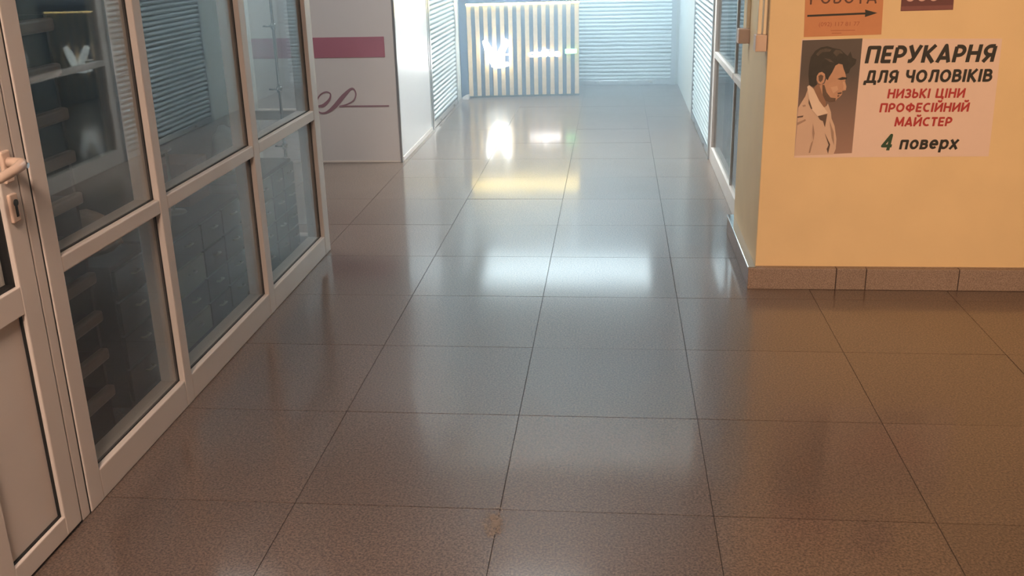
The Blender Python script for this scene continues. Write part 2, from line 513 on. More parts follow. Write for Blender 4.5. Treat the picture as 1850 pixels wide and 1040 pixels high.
# cream pier and wall with the posters
struct('wall_right', M_CREAM, (PX, 5.0, PY, 5.34, 0, CEIL), 'cream plaster wall end carrying the posters', 'wall', 0.004)
# the shop behind the right side
struct('wall_shop_right', M_DARKWALL, (2.6, 2.7, 5.34, 12.0, 0, CEIL), 'dim back wall of the shop on the right', 'wall')
struct('wall_side_right', M_WALL, (RX, 0.80, 9.02, 11.17, 0, CEIL), 'smooth white wall panel between shutter and far corner', 'wall')
struct('wall_left_far', M_WALL, (-1.75, -1.565, 9.96, 11.17, 0, CEIL), 'pale wall strip between the left shutter and the coffee counter', 'wall')

# side passage wall with the pink stripe and its return
wp = struct('wall_passage', M_PANELW, (-4.4, -1.548, 7.19, 8.5, 0, CEIL), 'white laminate wall with a pink stripe and script lettering', 'wall')
box('stripe', M_STRIPE, -3.2, -1.628, 7.186, 7.1905, 0.759, 0.901, wp)
sp = spline([(-2.30, 0.395), (-2.20, 0.402), (-2.14, 0.414), (-2.105, 0.421), (-2.06, 0.461), (-2.048, 0.501), (-2.076, 0.517), (-2.118, 0.501), (-2.15, 0.46), (-2.165, 0.41), (-2.138, 0.369), (-2.088, 0.369), (-2.023, 0.413), (-1.947, 0.492), (-1.886, 0.539), (-1.860, 0.507), (-1.876, 0.459), (-1.927, 0.428), (-1.985, 0.413)])
n = len(sp)
wd = []
for i in range(n):
    s = i / (n - 1) * 18
    w = 0.010
    w += 0.014 * math.exp(-((s - 3) / 1.2) ** 2) + 0.022 * math.exp(-((s - 12.4) / 1.3) ** 2)
    wd.append(w)
bm = ribbon(sp, wd, 7.188)
me = bpy.data.meshes.new('script_lettering'); bm.to_mesh(me); bm.free(); me.materials.append(M_SCRIPT)
link('script_lettering', me, wp)
box('script_line', M_SCRIPT, -1.99, -1.622, 7.186, 7.1895, 0.408, 0.418, wp)
box('corner_trim', M_ALU, -1.56, -1.542, 7.184, 7.205, 0.0, CEIL, wp, 0.002)
box('skirting', M_PVC, -1.5505, -1.541, 7.22, 8.46, 0.0, 0.035, wp, 0.002)  # added pale strip standing in for a glow reflected at the wall's foot
box('bottom_trim', M_PVC, -3.6, -1.56, 7.183, 7.1905, 0.0, 0.012, wp)
box('edge_trim', M_ALU, -1.5505, -1.543, 8.46, 8.5, 0.0, CEIL, wp, 0.002)

# ------------------------------------------------------------------ setting: left shop front
FD = 0.09    # frame depth
w1 = thing('window_1', (WX, 3.7, 0), 'white framed shop front of six glass panes on the left', 'window', kind='structure')
GX = WX - 0.022
def post(name, y0, y1, parent, z0=0.0, z1=CEIL, x1=WX, d=FD, bev=0.004):
    return box(name, M_PVC, x1 - d, x1, y0, y1, z0, z1, parent, bev)
post('post', 2.402, 2.476, w1)
box('groove', M_GASKET, WX - 0.03, WX - 0.004, 2.396, 2.403, 0, CEIL, w1)
post('mullion', 3.100, 3.158, w1)
post('mullion', 4.012, 4.080, w1)
post('post', 4.900, 4.990, w1)
bays = [(2.476, 3.100), (3.158, 4.012), (4.080, 4.900)]
for a, b in bays:
    box('bottom_rail', M_PVC, WX - FD, WX - 0.001, a, b, 0.0, 0.098, w1, 0.004)
    box('transom', M_PVC, WX - FD, WX - 0.001, a, b, 0.703, 0.750, w1, 0.004)
    box('transom', M_PVC, WX - FD, WX - 0.001, a, b, 2.02, 2.08, w1, 0.004)
    box('top_rail', M_PVC, WX - FD, WX - 0.001, a, b, CEIL - 0.08, CEIL, w1, 0.004)
    for z0, z1 in ((0.098, 0.703), (0.750, 2.02), (2.08, CEIL - 0.08)):
        box('pane', M_GLASS, GX - 0.006, GX, a + 0.002, b - 0.002, z0 + 0.002, z1 - 0.002, w1)
        g = MB()
        for y0, y1, q0, q1 in ((a, a + 0.003, z0, z1), (b - 0.004, b, z0, z1), (a, b, z0, z0 + 0.003), (a, b, z1 - 0.003, z1)):
            g.box(GX - 0.008, GX + 0.0015, y0, y1, q0, q1)
        g.build('gasket', M_GASKET, w1)
# glass end of the shop towards the passage
w3 = thing('window_3', (-1.7, 4.95, 0), 'white framed glass end wall of the left shop facing the side passage', 'window', kind='structure')
struct('wall_shop_blocker', M_DARKWALL, (-4.4, -1.86, 4.92, 4.98, 0, CEIL), 'solid dark end wall added to keep the left shop dim', 'wall')  # added to block light and give the pane reflections a dark backing
for x0, x1 in ((-1.86, -1.80),):
    box('mullion', M_PVC, x0, x1, 4.905, 4.985, 0, CEIL, w3, 0.004)
for x0, x1 in ((-1.80, WX - FD),):
    box('bottom_rail', M_PVC, x0, x1, 4.91, 4.98, 0, 0.098, w3, 0.004)
    box('transom', M_PVC, x0, x1, 4.91, 4.98, 0.703, 0.750, w3, 0.004)
    box('pane', M_GLASS, x0, x1, 4.945, 4.951, 0.75, CEIL, w3)
    box('pane', M_GLASS, x0, x1, 4.945, 4.951, 0.098, 0.703, w3)

# door at the left edge
d1 = thing('door_1', (WX, 2.1, 0), 'white half glazed shop door with lever handle', 'door', kind='structure')
box('frame_strip', M_PVC, WX - 0.075, WX - 0.003, 2.354, 2.397, 0, CEIL, d1, 0.004)
box('groove', M_GASKET, WX - 0.03, WX - 0.006, 2.345, 2.355, 0, CEIL, d1)
box('stile', M_PVC, WX - 0.07, WX, 2.268, 2.346, 0.008, CEIL, d1, 0.004)
box('stile', M_PVC, WX - 0.07, WX, 1.945, 2.028, 0.008, CEIL, d1, 0.004)
box('frame_post', M_PVC, WX - 0.08, WX + 0.004, 1.86, 1.94, 0, CEIL, d1, 0.004)
box('rail', M_PVC, WX - 0.069, WX - 0.0005, 2.026, 2.270, 0.008, 0.068, d1, 0.003)
box('rail', M_PVC, WX - 0.069, WX - 0.0005, 2.026, 2.270, 0.660, 0.735, d1, 0.003)
box('rail', M_PVC, WX - 0.069, WX - 0.0005, 2.026, 2.270, 2.0, 2.08, d1, 0.003)
box('panel', M_PVC, WX - 0.05, WX - 0.016, 2.02, 2.272, 0.06, 0.665, d1)
g = MB()
for y0, y1, q0, q1 in ((2.262, 2.268, 0.068, 0.66), (2.028, 2.033, 0.068, 0.66), (2.028, 2.268, 0.068, 0.074)):
    g.box(WX - 0.03, WX - 0.010, y0, y1, q0, q1)
g.build('gasket', M_GASKET, d1)
box('pane', M_GLASS, WX - 0.032, WX - 0.026, 2.026, 2.270, 0.735, 2.0, d1)
g = MB()
for y0, y1, q0, q1 in ((2.262, 2.268, 0.735, 2.0), (2.028, 2.033, 0.735, 2.0), (2.028, 2.268, 0.735, 0.742)):
    g.box(WX - 0.035, WX - 0.012, y0, y1, q0, q1)
g.build('gasket', M_GASKET, d1)
hd = MB().box(WX - 0.001, WX + 0.010, 2.282, 2.318, 0.995, 1.075, 0.004).build('handle_plate', M_HANDLE, d1)
MB().tube([(WX + 0.005, 2.302, 1.045), (WX + 0.03, 2.302, 1.045), (WX + 0.046, 2.298, 1.044), (WX + 0.052, 2.285, 1.042), (WX + 0.052, 2.25, 1.036), (WX + 0.050, 2.20, 1.030), (WX + 0.046, 2.165, 1.028)], 0.012, 12,
          [0.013, 0.013, 0.014, 0.0135, 0.012, 0.012, 0.010]).build('lever', M_HANDLE, hd)
MB().tube([(WX + 0.044, 2.301, 1.040), (WX + 0.060, 2.303, 1.038)], 0.007, 10).build('lever_cap', M_CHROME, hd)
es = MB().box(WX - 0.001, WX + 0.009, 2.283, 2.317, 0.895, 0.968, 0.004).build('escutcheon', M_HANDLE, d1)
kh = MB()
kh.tube([(WX + 0.005, 2.302, 0.944), (WX + 0.0115, 2.302, 0.944)], 0.009, 14)
kh.box(WX + 0.005, WX + 0.0112, 2.297, 2.307, 0.908, 0.942, 0.002)
kh.build('keyhole', M_BLACK, es)

# ------------------------------------------------------------------ setting: right shop front
w2 = thing('window_2', (RX, 6.3, 0), 'pale framed shop window on the right behind the cream pier', 'window', kind='structure')
def rbox(name, m, y0, y1, z0, z1, d=0.06, x=RX, bev=0.003, off=0.0):
    return box(name, m, x + off, x + d, y0, y1, z0, z1, w2, bev)
rbox('post', M_PVC, 7.15, 7.24, 0, CEIL, 0.08)
rbox('post', M_PVC, 5.34, 5.37, 0, CEIL)
rbox('bottom_rail', M_PVC, 5.37, 7.15, 0.0, 0.108)
for y0, y1 in ((5.37, 5.99), (6.02, 7.15)):
    rbox('transom', M_PVC, y0, y1, 0.728, 0.768)
    for z0, z1 in ((0.108, 0.728), (0.768, CEIL)):
        box('pane', M_GLASS, RX + 0.016, RX + 0.022, y0, y1, z0, z1, w2)
rbox('mullion', M_ALU, 5.99, 6.02, 0.108, CEIL, 0.05, off=0.008)

# granite skirting round the pier
bs = struct('baseboard_right', M_GRANITE, (PX - 0.005, 5.0, PY - 0.005, PY + 0.002, 0.0, 0.098), 'speckled granite skirting under the poster wall', 'baseboard')
xs = [0.610, 1.000, 1.131, 1.532, 1.87, 2.27, 2.67, 3.07, 3.47, 3.87, 4.27, 4.67, 5.0]
for a, b in zip(xs, xs[1:]):
    box('skirting_piece', M_GRANITE, a + (0.0 if a < 0.62 else 0.0015), b - 0.0015, PY - 0.040, PY - 0.004, 0.0, 0.098 + random.uniform(-0.001, 0.001), bs, 0.002)
for a, b in ((4.462, 4.90), (4.903, 5.345)):
    box('skirting_piece', M_GRANITE, 0.612, PX - 0.004, a, b, 0.0, 0.094, bs, 0.002)
tr = struct('trim_1', M_CHROME, (0.609, PX, 4.425, 5.345, 0.0945, 0.103), 'shiny metal strip on top of the granite skirting', 'trim', 0.002)

# ------------------------------------------------------------------ lamps
for k, (lab, x, y, sx, sy, col, st, zt) in enumerate(LAMPS):
    t = thing('ceiling_lamp', (x, y, zt - 0.05), lab, 'ceiling lamp')
    fr = MB()
    for a in ((-sx / 2 - 0.02, -sx / 2, -sy / 2 - 0.02, sy / 2 + 0.02), (sx / 2, sx / 2 + 0.02, -sy / 2 - 0.02, sy / 2 + 0.02), (-sx / 2, sx / 2, -sy / 2 - 0.02, -sy / 2), (-sx / 2, sx / 2, sy / 2, sy / 2 + 0.02)):
        fr.box(x + a[0], x + a[1], y + a[2], y + a[3], zt - 0.05, zt)
    fr.box(x - sx / 2, x + sx / 2, y - sy / 2, y + sy / 2, zt - 0.02, zt)
    fr.build('housing', M_WALL, t)
    box('diffuser', emit('lamp light %d' % k, col, st), x - sx / 2, x + sx / 2, y - sy / 2, y + sy / 2, zt - 0.044, zt - 0.03, t)
    if zt < CEIL:
        for dx in (-sx / 2 + 0.1, sx / 2 - 0.1):
            MB().tube([(x + dx, y, zt - 0.005), (x + dx, y, CEIL)], 0.004, 6).build('hanger', M_ALU, t)

# unseen ceiling trough added to wash the far end; closed side hides its floor reflection
def trough(label, y, x0, x1, strength, col=(0.86, 0.98, 1.0)):
    t = thing('fill_trough', ((x0 + x1) / 2, y, CEIL - 0.16), label, 'ceiling lamp')
    h = MB()
    h.box(x0, x1, y, y + 0.012, CEIL - 0.17, CEIL)
    h.box(x0, x0 + 0.012, y, y + 0.16, CEIL - 0.17, CEIL)
    h.box(x1 - 0.012, x1, y, y + 0.16, CEIL - 0.17, CEIL)
    h.build('housing', M_WALL, t)
    MB().prism([(y + 0.014, CEIL - 0.165), (y + 0.155, CEIL - 0.02), (y + 0.145, CEIL - 0.01), (y + 0.014, CEIL - 0.15)], 'x', x0 + 0.014, x1 - 0.014).build('diffuser', emit('trough light %g' % strength, col, strength), t)
    return t
trough('added trough light above the side shutters that brightens the far end', 7.35, -1.1, 0.55, 330.0)
# spotlight on the lobby ceiling, aimed at the posters
SP, ST = Vector((2.6, -1.2, 2.58)), Vector((1.40, 4.46, 0.95))
sd = (ST - SP).normalized()
so = thing('spotlight', (SP.x, SP.y, CEIL), 'black ceiling spotlight aimed at the poster wall', 'spotlight')
MB().tube([(SP.x, SP.y, CEIL - 0.002), (SP.x, SP.y, CEIL - 0.03)], 0.05, 16).build('mount', M_BLACK, so)
MB().tube([(SP.x, SP.y, CEIL - 0.02), tuple(SP)], 0.010, 8).build('arm', M_BLACK, so)
def ring_tube(a, b, r0, r1, name, m, parent):
    bmq = MB()
    u = Vector((1, 0, 0)); u = (u - sd * u.dot(sd)).normalized(); w = sd.cross(u)
    n_ = 20
    rings = [[bmq.bm.verts.new(SP + sd * d + (u * math.cos(k * 2 * math.pi / n_) + w * math.sin(k * 2 * math.pi / n_)) * r) for k in range(n_)] for d, r in ((a, 0.001), (a, r1), (b, r1), (b, r0), (a + 0.01, r0))]
    for p, q in zip(rings, rings[1:]):
        for k in range(n_):
            bmq.bm.faces.new((p[k], p[(k + 1) % n_], q[(k + 1) % n_], q[k]))
    return bmq.build(name, m, parent)
ring_tube(-0.09, 0.05, 0.046, 0.052, 'can', M_BLACK, so)
sl_d = bpy.data.lights.new('spot_beam', 'SPOT')
sl_d.energy = 900.0
sl_d.color = (1.0, 0.62, 0.32)
sl_d.spot_size = math.radians(37)
sl_d.spot_blend = 1.0
sl_d.shadow_soft_size = 0.03
sl_o = bpy.data.objects.new('spot_beam', sl_d)
C.objects.link(sl_o)
sl_o.parent = so
sl_o.matrix_parent_inverse = Matrix.Translation(-so.location)
sl_o.location = SP + sd * 0.03
sl_o.rotation_euler = sd.to_track_quat('-Z', 'Y').to_euler()

# ------------------------------------------------------------------ roller shutters
def shutter(label, loc, rz, width, height=2.35, pitch=0.04):
    """curtain faces local -y, spans local x 0..width"""
    t = thing('roller_shutter', loc, label, 'roller shutter', 'grey roller shutters', rz=rz)
    prof = [(0.016, 0.0), (0.002, 0.007), (-0.005, 0.017), (-0.005, 0.025), (0.002, 0.034), (0.016, pitch - 0.001)]
    bmm = MB()
    bmm.prism([(p[0], p[1]) for p in prof], 'x', 0.0, width)   # (y,z) polygon swept in x
    sm = bmm.mesh('slat', M_SLAT)
    k = 0
    z = 0.055
    while z + pitch < height:
        o = bpy.data.objects.new('slat', sm); C.objects.link(o); o.parent = t; o.location = (0, 0, z)
        z += pitch
    def part(name, m, *d, bev=0.002):
        o = MB().box(*d, bev).build(name, m); o.parent = t; return o
    part('bottom_bar', M_ALU, 0, width, -0.006, 0.014, 0.004, 0.054)
    part('guide_rail', M_ALU, -0.045, 0.004, -0.012, 0.03, 0, height)
    part('guide_rail', M_ALU, width - 0.004, width + 0.045, -0.012, 0.03, 0, height)
    part('shutter_box', M_WALL, -0.045, width + 0.045, -0.05, 0.03, height, CEIL)
    part('lock_stop', M_CHROME, width * 0.22, width * 0.22 + 0.03, -0.02, -0.006, 0.02, 0.04)
    part('lock_stop', M_CHROME, width * 0.78, width * 0.78 + 0.03, -0.02, -0.006, 0.02, 0.04)
    return t
# rz turns local -y towards the corridor
shutter('pale roller shutter on the left just before the coffee counter', (-1.55, 8.555, 0), math.radians(90), 1.36)
shutter('pale roller shutter on the right beyond the glass shop window', (RX, 8.96, 0), math.radians(-90), 1.67)
shutter('wide grey roller shutter closing the far end beside the coffee counter', (-0.42, 11.13, 0), 0.0, 1.02)
struct('wall_left_shop_back', M_GREYWALL, (-1.75, -1.66, 8.5, 9.96, 0, CEIL), 'wall behind the left roller shutter', 'wall')
struct('wall_right_shop_front', M_GREYWALL, (0.76, 0.80, 7.24, 9.02, 0, CEIL), 'wall behind the right roller shutter', 'wall')

# ------------------------------------------------------------------ coffee counter
CA = math.atan2(0.115, 1.12)
ct = thing('coffee_counter', (-1.482, 10.30, 0), 'dark coffee counter clad with vertical wooden slats and a lit strip', 'counter', rz=CA)
def cpart(name, m, x0, x1, y0, y1, z0, z1, bev=0.0, parent=None):
    o = MB().box(x0, x1, y0, y1, z0, z1, bev).build(name, m)
    o.parent = parent or ct
    return o
CW = 1.128
cpart('front_panel', M_NAVY, 0, CW, 0.024, 0.045, 0.0, 0.93)
cpart('side_panel', M_NAVY, CW - 0.02, CW, 0.045, 0.5, 0.0, 0.93)
cpart('side_panel', M_NAVY, -0.075, -0.002, 0.01, 0.04, 0.0, 1.02)
cpart('counter_top', M_NAVY, 0.0, CW + 0.01, -0.012, 0.55, 0.93, 1.00, 0.004)
cpart('plinth', M_BLACK, 0, CW, 0.012, 0.024, 0.0, 0.02)
cpart('led_strip', M_LED, 0.0, CW, -0.010, 0.006, 0.913, 0.929)
sl = MB().box(-0.021, 0.021, 0.0, 0.024, 0.018, 0.912, 0.003).mesh('slat', M_WOOD)
NS = 14
for k in range(NS):
    o = bpy.data.objects.new('slat', sl); C.objects.link(o); o.parent = ct
    o.location = (0.024 + k * (CW - 0.048) / (NS - 1), 0, 0)
# white folded leaflet holder on the floor at the counter's left end
wf = MB().prism([(-1.535, 0.0), (-1.475, 0.0), (-1.472, 0.045), (-1.50, 0.04), (-1.535, 0.022)], 'y', 10.20, 10.27).build('floor_wedge', M_PANELW)
tag(wf, 'small white wedge on the floor at the left end of the coffee counter', 'wedge')

def con(x, z, off=-0.03):
    """point on the counter front, x along the front from its left end"""
    return (-1.482 + x * math.cos(CA) - off * math.sin(CA), 10.30 + x * math.sin(CA) + off * math.cos(CA), z)
ns = thing('neon_sign', con(0.32, 0.3), 'glowing white v shaped logo on the slatted coffee counter', 'sign')
def stroke(name, pts, radii, m=M_NEON, parent=None, off=-0.042):
    P = spline([(p[0], p[1], 0) for p in pts], 5)
    rr = []
    for i in range(len(P)):
        s = i / (len(P) - 1) * (len(radii) - 1); a = int(min(s, len(radii) - 2)); f = s - a
        rr.append(radii[a] * (1 - f) + radii[a + 1] * f)
    b = MB().tube([con(p.x, p.y, off) for p in P], 0.02, 12, rr)
    return b.build(name, m, parent)
stroke('left_stroke', [(0.175, 0.575), (0.205, 0.50), (0.235, 0.42), (0.262, 0.345)], [0.022, 0.036, 0.038, 0.03], parent=ns)
stroke('right_stroke', [(0.405, 0.575), (0.375, 0.52), (0.335, 0.44), (0.315, 0.345)], [0.026, 0.034, 0.036, 0.03], parent=ns)
stroke('base_stroke', [(0.24, 0.335), (0.30, 0.325), (0.36, 0.33), (0.412, 0.338)], [0.02, 0.026, 0.024, 0.018], parent=ns)
stroke('dash', [(0.385, 0.432), (0.435, 0.434)], [0.008, 0.008], parent=ns)
cs = thing('lit_lettering', con(0.76, 0.4), 'small glowing white coffee lettering with a green lit bar beside it', 'sign')
def counter_text(s, m, x0, x1, z0, z1, parent, bold):
    me = text_mesh(s, bold, 0.0, 0.08, 1.0)
    xs_ = [v.co.x for v in me.vertices]; ys_ = [v.co.y for v in me.vertices]
    ax, bx_, ay, by = min(xs_), max(xs_), min(ys_), max(ys_)
    for v in me.vertices:
        p = v.co.copy()
        v.co = con(x0 + (p.x - ax) / (bx_ - ax) * (x1 - x0), z0 + (p.y - ay) / (by - ay) * (z1 - z0), -0.022 - p.z * 0.15)
    me.materials.clear(); me.materials.append(m)
    return link('lettering', me, parent)
counter_text('coffee', M_NEONTXT, 0.612, 0.935, 0.398, 0.468, cs, 0.045)
stroke('green_bar', [(0.985, 0.445), (1.04, 0.446), (1.10, 0.447)], [0.022, 0.024, 0.022], M_NEONG, cs, -0.02)

# ------------------------------------------------------------------ posters on the cream wall
YW = PY - 0.0012
ps = thing('barber_poster', (1.19, PY, 0.60), 'large white hairdresser poster with a man in profile and black and red lettering', 'poster')
MB().prism([(0.786, 0.597), (1.604, 0.600), (1.596, 1.094), (0.784, 1.104)], 'y', PY - 0.0016, PY - 0.0002).build('paper', M_PAPER, ps)
Y1 = PY - 0.0024
text_fit('lettering', 'ПЕРУКАРНЯ', M_INK, 1.050, 1.582, 1.000, 1.072, Y1, ps, 0.20, 0.12)
text_fit('lettering', 'ДЛЯ ЧОЛОВІКІВ', M_INK, 1.056, 1.578, 0.918, 0.971, Y1, ps, 0.20, 0.08)
text_fit('lettering', 'НИЗЬКІ ЦІНИ', M_RED, 1.156, 1.476, 0.852, 0.892, Y1, ps, 0.19, 0.08)
text_fit('lettering', 'ПРОФЕСІЙНИЙ', M_RED, 1.129, 1.500, 0.793, 0.832, Y1, ps, 0.19, 0.08)
text_fit('lettering', 'МАЙСТЕР', M_RED, 1.197, 1.436, 0.732, 0.771, Y1, ps, 0.19, 0.08)
text_fit('lettering', '4', M_GREEN, 1.150, 1.204, 0.628, 0.698, Y1, ps, 0.20, 0.15)
text_fit('lettering', 'поверх', M_INK, 1.226, 1.476, 0.632, 0.690, Y1, ps, 0.18, 0.12)

# printed portrait: flat shapes of ink, coordinates digitised on the print itself
def pr(zx, zy):
    left = 125 - (zy - 60) * 0.064
    u = (zx - left) / 468.0
    v = (985 - zy) / 927.0
    return (0.787 + u * 0.247, 0.606 + v * 0.494)
INKS = [
    (mat('print backdrop', (84, 74, 72), 0.55, var=0.05, scale=5), [[(125, 60), (592, 52), (528, 965), (65, 985)]]),
    (mat('print coat', (212, 182, 164), 0.55, var=0.04, scale=9), [[(65, 985), (85, 740), (90, 640), (95, 590), (150, 500), (180, 410), (215, 440), (250, 520), (290, 590), (320, 580), (330, 560), (355, 630), (360, 680), (385, 740), (402, 850), (398, 930), (380, 976)]]),
    (mat('print skin shade', (146, 108, 88), 0.55, var=0.05), [[(240, 405), (290, 405), (300, 500), (316, 560), (310, 590), (282, 585), (250, 520), (215, 440)]]),
    (mat('print skin', (196, 150, 124), 0.55, var=0.05), [
        [(385, 258), (410, 243), (440, 248), (455, 290), (466, 335), (470, 352), (463, 385), (474, 425), (470, 455), (442, 460), (440, 488), (420, 510), (402, 522), (385, 545), (345, 548), (310, 535), (285, 490), (262, 415), (300, 400), (312, 370), (335, 350), (360, 310)],
        [(240, 340), (256, 315), (280, 308), (303, 325), (306, 355), (296, 390), (276, 408), (252, 398), (238, 372)]]),
    (mat('print beard', (98, 74, 62), 0.55, var=0.1, scale=60), [
        [(284, 410), (300, 412), (318, 470), (350, 512), (392, 518), (388, 545), (345, 550), (310, 538), (286, 490)], [(402, 476), (438, 468), (436, 484), (410, 488)],
        [(252, 340), (272, 328), (292, 340), (286, 372), (270, 390), (256, 378)], [(405, 492), (425, 496), (405, 512)]]),
    (mat('print hair', (42, 36, 34), 0.55, var=0.2, scale=40), [
        [(180, 412), (174, 330), (180, 250), (192, 190), (226, 142), (270, 116), (320, 108), (370, 124), (420, 134), (456, 166), (480, 186), (500, 152), (516, 200), (548, 214), (540, 250), (502, 285), (490, 320), (466, 326), (450, 290), (440, 252), (410, 245), (385, 260), (360, 312), (335, 352), (326, 376), (310, 352), (303, 322), (280, 306), (256, 313), (238, 338), (236, 372), (242, 408), (214, 426)],
        [(400, 366), (440, 350), (478, 354), (475, 368), (430, 374)], [(436, 388), (456, 386), (452, 398)]]),
    (mat('print hair sheen', (76, 66, 60), 0.55, var=0.2, scale=50), [
        [(232, 170), (262, 136), (310, 124), (352, 134), (340, 150), (280, 154), (246, 184)], [(366, 160), (384, 136), (424, 142), (444, 168), (416, 164), (392, 188)], [(296, 200), (340, 208), (372, 236), (340, 230)]]),
    (mat('print light skin', (208, 166, 140), 0.55, var=0.03), [[(440, 384), (458, 388), (473, 428), (466, 452), (448, 446), (452, 420)], [(350, 430), (400, 420), (410, 450), (370, 480)]]),
    (mat('print collar', (230, 206, 190), 0.55, var=0.03), [[(164, 424), (178, 412), (216, 446), (262, 540), (330, 634), (250, 662), (206, 612), (182, 540)]]),
    (mat('print coat shadow', (92, 72, 64), 0.55, var=0.06), [[(250, 660), (326, 642), (308, 752), (292, 700), (268, 690)], [(308, 800), (352, 892), (336, 968), (324, 930), (340, 896)], [(86, 662), (136, 654), (130, 668), (86, 674)], [(178, 520), (206, 600), (196, 604), (176, 556)]]),
    (mat('print coat fold', (168, 138, 122), 0.55, var=0.06), [[(86, 712), (150, 684), (156, 696), (86, 734)], [(200, 880), (216, 858), (192, 960), (180, 962)], [(212, 720), (226, 800), (216, 860), (208, 800)], [(345, 700), (378, 790), (384, 900), (366, 840)], [(126, 572), (150, 566), (154, 580), (132, 586)]]),
]
# the printed backdrop fades from slate grey to dusty brown towards its foot
bd = MATS['print backdrop'].node_tree
b_tc = bd.nodes.new('ShaderNodeTexCoord'); b_sx = bd.nodes.new('ShaderNodeSeparateXYZ'); b_rp = bd.nodes.new('ShaderNodeValToRGB')
b_mr = bd.nodes.new('ShaderNodeMapRange')
b_mr.inputs['From Min'].default_value = 0.61; b_mr.inputs['From Max'].default_value = 0.96
b_rp.color_ramp.elements[0].color = (*lin((158, 124, 112)), 1); b_rp.color_ramp.elements[1].color = (*lin((84, 74, 73)), 1)
bd.links.new(b_tc.outputs['Object'], b_sx.inputs['Vector']); bd.links.new(b_sx.outputs['Z'], b_mr.inputs['Value'])
bd.links.new(b_mr.outputs['Result'], b_rp.inputs['Fac']); bd.links.new(b_rp.outputs['Color'], bd.nodes['Principled BSDF'].inputs['Base Color'])
bm = bmesh.new()
pm = bpy.data.meshes.new('portrait_print')
for k, (m_, polys) in enumerate(INKS):
    pm.materials.append(m_)
    for pts in polys:
        vs = [bm.verts.new((pr(*p)[0], PY - 0.0019 - 0.00025 * k, pr(*p)[1])) for p in pts]
        f = bm.faces.new(vs)
        f.material_index = k
        f.normal_update()
        if f.normal.y > 0:
            f.normal_flip()
bmesh.ops.triangulate(bm, faces=bm.faces[:])
bm.to_mesh(pm); bm.free()
link('portrait_print', pm, ps)

fl = thing('job_flyer', (0.94, PY, 1.11), 'orange job flyer with an arrow above the hairdresser poster', 'flyer')
MB().prism([(0.792, 1.112), (1.108, 1.118), (1.100, 1.36), (0.784, 1.358)], 'y', PY - 0.0014, PY - 0.0002).build('paper', M_ORANGE, fl)
text_fit('lettering', 'РОБОТА', M_INKBR, 0.805, 1.078, 1.244, 1.300, PY - 0.002, fl, 0.12)
MB().prism([(0.800, 1.1945), (1.035, 1.2005), (1.035, 1.190), (1.084, 1.2055), (1.033, 1.220), (1.035, 1.2085), (0.800, 1.2025)], 'y', PY - 0.0024, PY - 0.0012).build('arrow', M_INK, fl)
me = text_mesh('(092) 117 81 77', 0.0)
xs_ = [v.co.x for v in me.vertices]; ys_ = [v.co.y for v in me.vertices]
for v in me.vertices:
    v.co = (0.850 + (v.co.x - min(xs_)) / (max(xs_) - min(xs_)) * 0.166, PY - 0.002, 1.150 + (v.co.y - min(ys_)) / (max(ys_) - min(ys_)) * 0.022)
me.materials.clear(); me.materials.append(M_INKFADE)
link('lettering', me, fl)
box('small_print', M_INKFADE, 0.90, 1.0, PY - 0.0018, PY - 0.001, 1.136, 1.1385, fl)
box('small_print', M_INKFADE, 0.905, 0.945, PY - 0.0018, PY - 0.001, 1.125, 1.1275, fl)
mf = thing('maroon_flyer', (1.28, PY, 1.21), 'dark maroon flyer with pale letters to the right of the orange flyer', 'flyer')
MB().prism([(1.177, 1.211), (1.386, 1.213), (1.380, 1.40), (1.172, 1.40)], 'y', PY - 0.0014, PY - 0.0002).build('paper', M_MAROON, mf)
MB().prism([(1.178, 1.213), (1.384, 1.215), (1.383, 1.232), (1.178, 1.230)], 'y', PY - 0.0018, PY - 0.001).build('band', M_MAROON2, mf)
text_fit('lettering', 'ООО', M_PALEPINK, 1.190, 1.325, 1.250, 1.292, PY - 0.002, mf, 0.2)

# cable trunking with its boxes on the pier's corridor side
def trunk(label, y0, y1, zb, x_out):
    t = thing('cable_trunking', (PX, (y0 + y1) / 2, zb), label, 'cable trunking')
    bb = MB().box(PX - x_out, PX + 0.0, y0, y1, zb, zb + 0.070, 0.004).build('junction_box', M_BEIGEPL, t)
    MB().box(PX - x_out + 0.006, PX - x_out + 0.012, y0 - 0.001, y0 + 0.004, zb + 0.012, zb + 0.058, 0.001).build('lid_seam', M_BEIGEPL, bb)
    box('conduit', M_TRUNK, PX - 0.020, PX, y0 + 0.012, y0 + 0.034, zb + 0.07, CEIL, t, 0.004)
    return t
trunk('beige junction box with thin conduit on the pier side, farther from the posters', 5.06, 5.12, 1.028, 0.055)
t = trunk('beige junction box with double conduit on the pier corner, nearest the posters', 4.475, 4.54, 1.052, 0.050)
box('conduit', M_TRUNK, PX - 0.042, PX - 0.024, 4.50, 4.52, 1.122, CEIL, t, 0.004)

